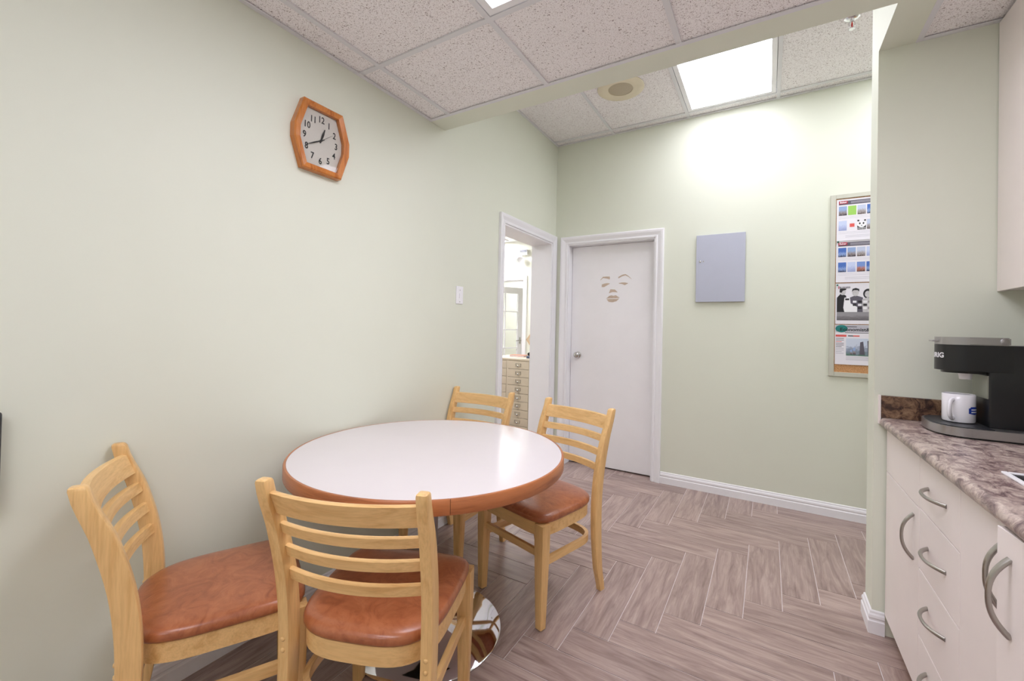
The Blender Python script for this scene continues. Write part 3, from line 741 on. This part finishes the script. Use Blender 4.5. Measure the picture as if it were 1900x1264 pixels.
# ------------------------------------------------------------------ kitchen counter
CX0 = 0.440                                     # cabinet fronts
CT = 0.925                                      # worktop height
wt = thing('countertop', 'mottled brown laminate countertop with rounded front edge', 'countertop', (0, 0, 0))
bm = bmesh.new()
pr = [(XR, .885), (.432, .885), (.422, .888), (.415, .897), (.413, .906), (.416, .916), (.424, .923), (.436, CT), (XR, CT)]
loft(bm, [[(x, -1.2, z) for x, z in pr], [(x, YP0-.0, z) for x, z in pr]]); obj('worktop', bm, 'granite', wt, smooth=50)
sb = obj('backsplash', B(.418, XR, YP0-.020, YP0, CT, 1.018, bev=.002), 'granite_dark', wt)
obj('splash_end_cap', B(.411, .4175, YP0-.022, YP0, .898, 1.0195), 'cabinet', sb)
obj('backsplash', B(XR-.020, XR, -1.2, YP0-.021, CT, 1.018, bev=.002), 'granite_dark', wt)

def bow_handle(parent, mid, length, axis, proud=.032, r=.0048):
    pts = []; n = 18
    for i in range(n+1):
        t = -1+2*i/n; s = t*length/2; d = proud*(1-abs(t)**2.4)
        pts.append((mid[0]-d, mid[1]+(s if axis == 'y' else 0), mid[2]+(s if axis == 'z' else 0)))
    bm = bmesh.new(); tube(bm, pts, [r*(1.0+0.25*abs(-1+2*i/n)) for i in range(n+1)], 10, up=(0, 1, 0) if axis == 'z' else (0, 0, 1))
    return obj('handle', bm, 'steel', parent, smooth=50)
G = .0015
def unit(name, label, y0, y1):
    u = thing(name, label, 'cabinet', (0, 0, 0), 0, 'base cabinets along the counter')
    bm = bmesh.new(); x0 = CX0+.019
    box(bm, x0, XR-.002, y0+.001, y0+.017, .09, .884); box(bm, x0, XR-.002, y1-.017, y1-.001, .09, .884)
    box(bm, x0, XR-.002, y0+.017, y1-.017, .09, .106); box(bm, XR-.012, XR-.002, y0+.017, y1-.017, .106, .884)
    obj('carcass', bm, 'cabinet', u)
    obj('toe_kick', B(CX0+.062, CX0+.078, y0+.001, y1-.001, 0, .09), 'cabinet_core', u)
    return u
def front(u, name, y0, y1, z0, z1):
    return obj(name, B(CX0, CX0+.018, y0+G, y1-G, z0+G, z1-G, bev=.0015), 'cabinet', u)
u1 = unit('base_cabinet', 'cream base cabinet with single door next to the partition', 1.925, 2.388)
front(u1, 'false_drawer', 1.925, 2.385, .700, .884)
d_ = front(u1, 'door', 1.925, 2.385, .09, .700); bow_handle(d_, (CX0, 1.985, .585), .155, 'z')
u2 = unit('drawer_cabinet', 'cream base cabinet with a stack of four drawers', 1.575, 1.925)
for z0, z1, hz in ((.706, .884, .793), (.507, .706, .606), (.290, .507, .420), (.09, .290, .215)):
    d_ = front(u2, 'drawer', 1.575, 1.925, z0, z1); bow_handle(d_, (CX0, 1.755, hz), .160, 'y')
u3 = unit('base_cabinet', 'cream two-door base cabinet with one door slightly ajar', 1.015, 1.575)
d_ = front(u3, 'door', 1.297, 1.575, .09, .884); bow_handle(d_, (CX0, 1.322, .765), .155, 'z')
d_ = obj('door', B(0, .018, G, .280-G, .09+G, .884-G, bev=.0015), 'cabinet', u3, (CX0, 1.015, 0), rot=(0, 0, math.radians(5)))
bow_handle(d_, (0, .232, .755), .155, 'z')
u4 = unit('base_cabinet', 'cream base cabinet at the far end from the partition', 0.10, 1.013)
front(u4, 'door', .555, 1.013, .09, .884); front(u4, 'door', .10, .555, .09, .884)

ins = thing('sink_inset', 'black inset with a white rim set in countertop', 'sink', (.52, 1.05, CT))
bm = bmesh.new(); iw, il, rr = .42, .55, .012
box(bm, 0, rr, 0, il, 0, .006, bev=.002); box(bm, iw-rr, iw, 0, il, 0, .006, bev=.002); box(bm, rr, iw-rr, 0, rr, 0, .006, bev=.002); box(bm, rr, iw-rr, il-rr, il, 0, .006, bev=.002)
obj('rim', bm, 'white_trim', ins); obj('basin', B(rr, iw-rr, rr, il-rr, 0, .003), 'plastic_black', ins)

uc = thing('wall_cabinet', 'pinkish beige upper cabinet reaching the ceiling above coffee maker', 'cabinet', (0, 0, 0))
UX0, UZ0 = .762, 1.455
bm = bmesh.new(); box(bm, UX0+.019, XR, .6, YP0-.001, UZ0+.004, H1-.004); obj('carcass', bm, 'cabinet', uc)
yy = [YP0-.002, 1.95, 1.50, 1.05, .60]
for a, c in zip(yy[1:], yy): obj('door', B(UX0, UX0+.018, a+G, c-G, UZ0, H1-.004, bev=.0015), 'cabinet', uc)

# ------------------------------------------------------------------ coffee maker and mug
KY = 2.195
km = thing('coffee_maker', 'black pod coffee maker with silver lid on the countertop', 'coffee maker', (0, KY, CT))
def plan(x0, x1, hy, ncap, rfront, n=24, ye=.8):
    """outline with rounded front at x0 and straight rear at x1"""
    pts = [(x1, -hy)]
    for k in range(n+1):
        a = PI*k/n; c = math.cos(a); s = math.sin(a)
        pts.append((x0+rfront-rfront*abs(s)**ncap, -hy*math.copysign(abs(c)**ye, c)))
    pts.append((x1, hy)); return pts
def slab(name, poly, z0, z1, mat, parent, bev=.0015):
    bm = bmesh.new(); prism(bm, poly, lambda u, v, d: (u, v, d), z0, z1)
    es = [e for e in bm.edges if abs(e.verts[0].co.z-e.verts[1].co.z) < 1e-6]
    bmesh.ops.bevel(bm, geom=es, offset=bev, segments=2, affect='EDGES'); return obj(name, bm, mat, parent, smooth=40)
slab('base_foot', plan(.520, .905, .128, .8, .09), 0, .006, 'plastic_black', km)
slab('drip_tray', plan(.513, .910, .135, .8, .09), .006, .036, 'lid_silver', km)
slab('tray_plate', plan(.520, .66, .128, .8, .085), .0355, .0385, 'plastic_dark', km)
bd = obj('body', B(.662, .905, -.070, .070, .034, .322, bev=.006, seg=3), 'plastic_black', km, smooth=40)
obj('front_panel', B(.659, .6625, -.064, .064, .135, .215), 'greenish_grey', bd)
hd = slab('brew_head', plan(.540, .720, .072, 1.0, .072, 32, 1.0), .228, .321, 'plastic_black', km, .002)
lid = slab('lid', plan(.540, .712, .0725, 1.0, .0725, 32, 1.0), .3215, .349, 'lid_silver', km, .003)
bm = bmesh.new(); box(bm, .527, .553, -.022, .022, .331, .337, bev=.002); obj('lid_tab', bm, 'lid_silver', lid)
obj('hinge_cap', lathe(bmesh.new(), [(.0115, .0), (.0115, .002), (.009, .003), (0, .003)], 24, axis='y'), 'lid_silver', lid, (.697, -.0725, .3355), smooth=40)
slab('nozzle_cup', plan(.558, .665, .045, 1.0, .045), .219, .2285, 'plastic_black', hd)
obj('nozzle', lathe(bmesh.new(), [(0, .196), (.016, .196), (.018, .210), (.022, .2195), (0, .2195)], 24), 'white_trim', hd, (.622, 0, 0), smooth=40)
t = text_bm('KEURIG', .0255, .0002, spacing=1.05, bold=.0007)
def wrap(c):
    a = c.x/.0725; r = .0727+c.z
    return (.6125-r*math.cos(a), -r*math.sin(a)*1.0, .281+c.y)
xf(t, wrap); obj('lettering', t, 'white_print', hd)

MR, MH = .0445, .103
mg = thing('mug', 'white ceramic mug with blue emblem on the drip tray', 'mug', (.605, KY, CT+.0385))
obj('cup', lathe(bmesh.new(), [(0, .0), (.036, 0), (MR-.002, .003), (MR, .008), (MR, MH-.002), (MR-.0015, MH), (MR-.004, MH-.002), (MR-.004, .010), (MR-.008, .006), (0, .006)], 48), 'ceramic', mg, smooth=40)
ha = math.radians(-124); hu = Vector((math.cos(ha), math.sin(ha), 0)); pts = []
for k in range(15):
    a = PI*(k/14) - PI/2; pts.append(hu*(MR-.003+.030*math.cos(a)**.7 if math.cos(a) > 1e-6 else MR-.003) + Vector((0, 0, .050+.034*math.sin(a))))
bm = bmesh.new(); tube(bm, pts, .0074, 12, 0.8, up=(hu.y, -hu.x, 0)); obj('handle', bm, 'ceramic', mg, smooth=60)
def wrapm(c0, cz):
    return lambda u, v, d: ((MR+d)*math.cos(c0+u/MR), (MR+d)*math.sin(c0+u/MR), cz+v)
bm = bmesh.new(); A0 = math.radians(-42); w3 = wrapm(A0, .048)
poly = [(-.022, -.014), (0, -.019), (.022, -.014), (.022, .006), (.014, .014), (.006, .010), (0, .020), (-.006, .010), (-.014, .014), (-.022, .006)]
rows = []
for i in range(13):
    u = -.022+.044*i/12; top = .013 if abs(u) < .017 else .008
    rows.append([w3(u, -.015+.004*abs(u)/.022, .0003), w3(u, top, .0003), w3(u, top, -.001), w3(u, -.015+.004*abs(u)/.022, -.001)])
loft(bm, rows); em = obj('emblem', bm, 'emblem_blue', mg)
for v in (.003, -.006):
    bm = bmesh.new(); rows = [[w3(u, v-.002, .0006), w3(u, v+.002, .0006), w3(u, v+.002, .0), w3(u, v-.002, .0)] for u in [-.014+.028*i/8 for i in range(9)]]
    loft(bm, rows); obj('emblem_line', bm, 'white_print', em)

# ------------------------------------------------------------------ far room seen through the doorway
FX0, FX1, FY0, FH = -5.4, XL-WT, 1.6, 2.745
OX0, OX1, OT = -4.32, -3.515, 2.087      # far doorway
struct(obj('floor', B(FX0, XL-WT, FY0, 8.4, -0.06, 0.0), 'plank'), 'grey-brown floor of the next room', 'floor')
bm = bmesh.new()
box(bm, FX0, OX0, FY, FY+.12, 0, FH); box(bm, OX0, OX1, FY, FY+.12, OT, FH); box(bm, OX1, FX1, FY, FY+.12, 0, FH)
struct(obj('wall_far', bm, 'far_wall'), 'bright far wall of the next room with a doorway', 'wall')
struct(obj('wall_far_left', B(FX0-.1, FX0, FY0-.1, 8.4, 0, FH+.05), 'far_wall'), 'bright side wall of the next room', 'wall')
struct(obj('wall_far_near', B(FX0, FX1, FY0-.1, FY0, 0, FH+.05), 'far_wall'), 'near wall of the next room', 'wall')
struct(obj('wall_end', B(FX0, FX1+.2, 8.4, 8.5, 0, FH+.05), 'far_wall'), 'white end wall beyond glazed door', 'wall')
struct(obj('wall_end_right', B(FX1, FX1+.1, FY, 8.4, 0, FH+.05), 'far_wall'), 'side wall beyond glazed door', 'wall')
fc = struct(obj('ceiling_far', B(FX0, FX1, FY0, 8.5, FH, FH+.06), 'tee_white'), 'white ceiling of the next room', 'ceiling')
t3 = casing('trim_3', OX0, OX1, OT, lambda s, z, v: (s, FY-v, z), 'white casing around the far doorway')
for q in ((OX0, OX0+.012), (OX1-.012, OX1)): obj('jamb', B(q[0], q[1], FY-.002, FY+.122, 0, OT), 'white_trim', t3)
obj('jamb_head', B(OX0+.012, OX1-.012, FY-.002, FY+.122, OT-.012, OT), 'white_trim', t3)
troffer(-4.05, 5.65, FH-.024, .62, .9, 'ceiling light panel in next room near its far wall', 'far_diffuser')
troffer(-3.2, 3.6, FH-.024, .62, 1.22, 'added unseen fill light panel in next room above filing cabinet', 'far_diffuser')  # unseen panel, added to brighten the next room
troffer(-4.3, 7.4, FH-.024, .62, 1.0, 'ceiling light panel in the room beyond glazed door', 'far_diffuser')
# glazed door leaf standing open
gd = thing('door_2', 'white glazed door leaf with stacked panes standing open', 'door', (OX0-.02, FY+.14, 0), math.radians(64)); struct(gd)
LW, LH, st = .78, 2.03, .11
obj('stile', B(0, st, 0, .04, .01, LH), 'white_trim', gd); obj('stile', B(LW-st, LW, 0, .04, .01, LH), 'white_trim', gd)
obj('rail', B(st, LW-st, 0, .04, .01, .22), 'white_trim', gd); obj('rail', B(st, LW-st, 0, .04, LH-st, LH), 'white_trim', gd)
zs = [.22+(LH-st-.22)*k/5 for k in range(6)]; xm = [st, LW/2, LW-st]
for z in zs[1:-1]: obj('muntin', B(st, LW-st, .004, .036, z-.010, z+.010), 'white_trim', gd)
obj('muntin', B(LW/2-.010, LW/2+.010, .006, .034, .22, LH-st), 'white_trim', gd)
for z0, z1 in zip(zs, zs[1:]):
    for x0, x1 in zip(xm, xm[1:]): obj('pane', B(x0, x1, .018, .022, z0, z1), 'glass', gd)
hk = obj('door_handle', B(LW-.075, LW-.045, -.012, 0, .98, 1.10, bev=.003), 'nickel', gd)
bm = bmesh.new(); tube(bm, [(LW-.06, -.010, 1.04), (LW-.06, -.045, 1.04), (LW-.10, -.050, 1.04), (LW-.17, -.050, 1.036)], .008, 10); obj('lever', bm, 'nickel', hk, smooth=50)
tbd = thing('tan_board', 'tan pinboard on the end wall beyond the glazed door', 'pinboard', (-4.80, 8.4, 1.25))
obj('board', B(0, .75, -.015, 0, 0, .62), 'tan_board', tbd)
for q in ((-.015, 0, -.015, .635), (.75, .765, -.015, .635), (0, .75, -.015, 0), (0, .75, .62, .635)): obj('frame_rail', B(q[0], q[1], -.02, 0, q[2], q[3]), 'tan_board', tbd)

# emergency light on far wall
el = thing('emergency_light', 'white emergency light with two lamp heads on far wall', 'emergency light', (-3.51, FY, 2.50))
eb = obj('battery_box', B(-.075, .075, -.055, 0, -.01, .085, bev=.006), 'white_trim', el)
obj('vent_grille', B(-.066, .066, -.058, -.055, .035, .078), 'panel_grey', eb)
for k in range(2): obj('vent_slot', B(-.060, .060, -.0595, -.058, .042+.020*k, .050+.020*k), 'plastic_dark', eb)
for dx, dz, yaw in ((-.20, -.02, -25), (-.03, -.075, 15)):
    h = obj('lamp_head', lathe(bmesh.new(), [(.022, -.03), (.035, 0), (.052, .045), (.054, .055), (.046, .056), (.040, .045), (0, .040)], 24, axis='y'), 'white_trim', el, (dx, -.07, dz), smooth=40, rot=(math.radians(25), 0, math.radians(yaw)))
bm = bmesh.new(); tube(bm, [(-.07, -.03, .03), (-.13, -.05, .02), (-.20, -.07, -.02)], .010, 8); tube(bm, [(-.03, -.03, 0), (-.03, -.05, -.03), (-.03, -.06, -.07)], .010, 8); obj('lamp_arm', bm, 'white_trim', el, smooth=50)

# diamond plaque
pq = thing('diamond_plaque', 'tan diamond-shaped plaque hung on the far wall', 'plaque', (-3.30, FY, 1.085))
bm = bmesh.new(); prism(bm, [(-.14, 0), (0, -.19), (.14, 0), (0, .19)], lambda u, v, d: (u, -d, v), 0, .014); pb = obj('plate', bm, 'tan_board', pq)
bm = bmesh.new(); prism(bm, [(-.10, 0), (0, -.14), (.10, 0), (0, .14)], lambda u, v, d: (u, -d, v), .014, .017); obj('inner_plate', bm, 'beige_metal', pb)

# filing cabinet with small drawers
FCX0, FCX1, FCY, FCH = -2.985, -2.330, 4.345, .912
fcab = thing('filing_cabinet', 'beige steel cabinet of many small drawers in next room', 'filing cabinet', (FCX0, FCY, 0))
W_ = FCX1-FCX0
bm = bmesh.new(); box(bm, 0, W_, .012, .62, .02, FCH-.022); obj('carcass', bm, 'beige_metal', fcab)
obj('top_panel', B(-.002, W_+.002, -.002, .622, FCH-.022, FCH, bev=.003), 'beige_metal', fcab)
for q in ((0, .030), (W_/2-.012, W_/2+.012), (W_-.036, W_)): obj('frame_post', B(q[0], q[1], -.0, .012, .0, FCH-.022), 'beige_metal', fcab)
cols = [(.031, W_/2-.013), (W_/2+.013, W_-.037)]; nd = 9; dh = (FCH-.028-.03)/nd
for x0, x1 in cols:
    for k in range(nd):
        z0 = .03+k*dh; d_ = obj('drawer', B(x0, x1, -.004, .012, z0+.002, z0+dh-.002, bev=.0015), 'beige_metal', fcab)
        xc = (x0+x1)/2; zc = z0+dh*.52
        bm = bmesh.new(); lw, lh = .036, .018
        for q in ((-lw, lw, lh-.004, lh), (-lw, lw, -lh, -lh+.003), (-lw, -lw+.004, -lh, lh), (lw-.004, lw, -lh, lh)): box(bm, xc+q[0], xc+q[1], -.008, -.004, zc+q[2], zc+q[3])
        hl = obj('label_holder', bm, 'steel', d_)
        bm = bmesh.new(); lathe(bm, [(.010, 0), (.013, .006), (.012, .014), (.006, .018), (0, .018)], 16, axis='y'); obj('pull_knob', bm, 'nickel', d_, (xc, -.004, zc-.012), smooth=50)
bk = thing('book', 'orange-covered book lying on the beige filing cabinet', 'book', (-2.78, 4.60, FCH), .1)
obj('pages', B(.003, .19, .003, .137, .003, .019), 'paper', bk); bm = bmesh.new(); box(bm, 0, .195, 0, .14, 0, .003); box(bm, 0, .195, 0, .14, .019, .022); box(bm, 0, .003, 0, .14, .003, .019); obj('cover', bm, 'book_orange', bk)
ph = thing('desk_phone', 'dark blue-grey desk phone on the beige filing cabinet', 'phone', (-2.47, 4.47, FCH), .15)
bm = bmesh.new(); loft(bm, [[(0, 0, 0), (.17, 0, 0), (.17, .17, 0), (0, .17, 0)], [(0, 0, .022), (.17, 0, .022), (.17, .17, .055), (0, .17, .055)]]); obj('phone_base', bm, 'blue_grey', ph)
bm = bmesh.new(); tube(bm, [(.03, .01, .05), (.03, .05, .066), (.03, .12, .080), (.03, .165, .076)], [.022, .014, .014, .022], 10); hs = obj('handset', bm, 'plastic_black', ph, smooth=50)
obj('keypad', B(.075, .155, .03, .12, .028, .052), 'plastic_dark', ph)
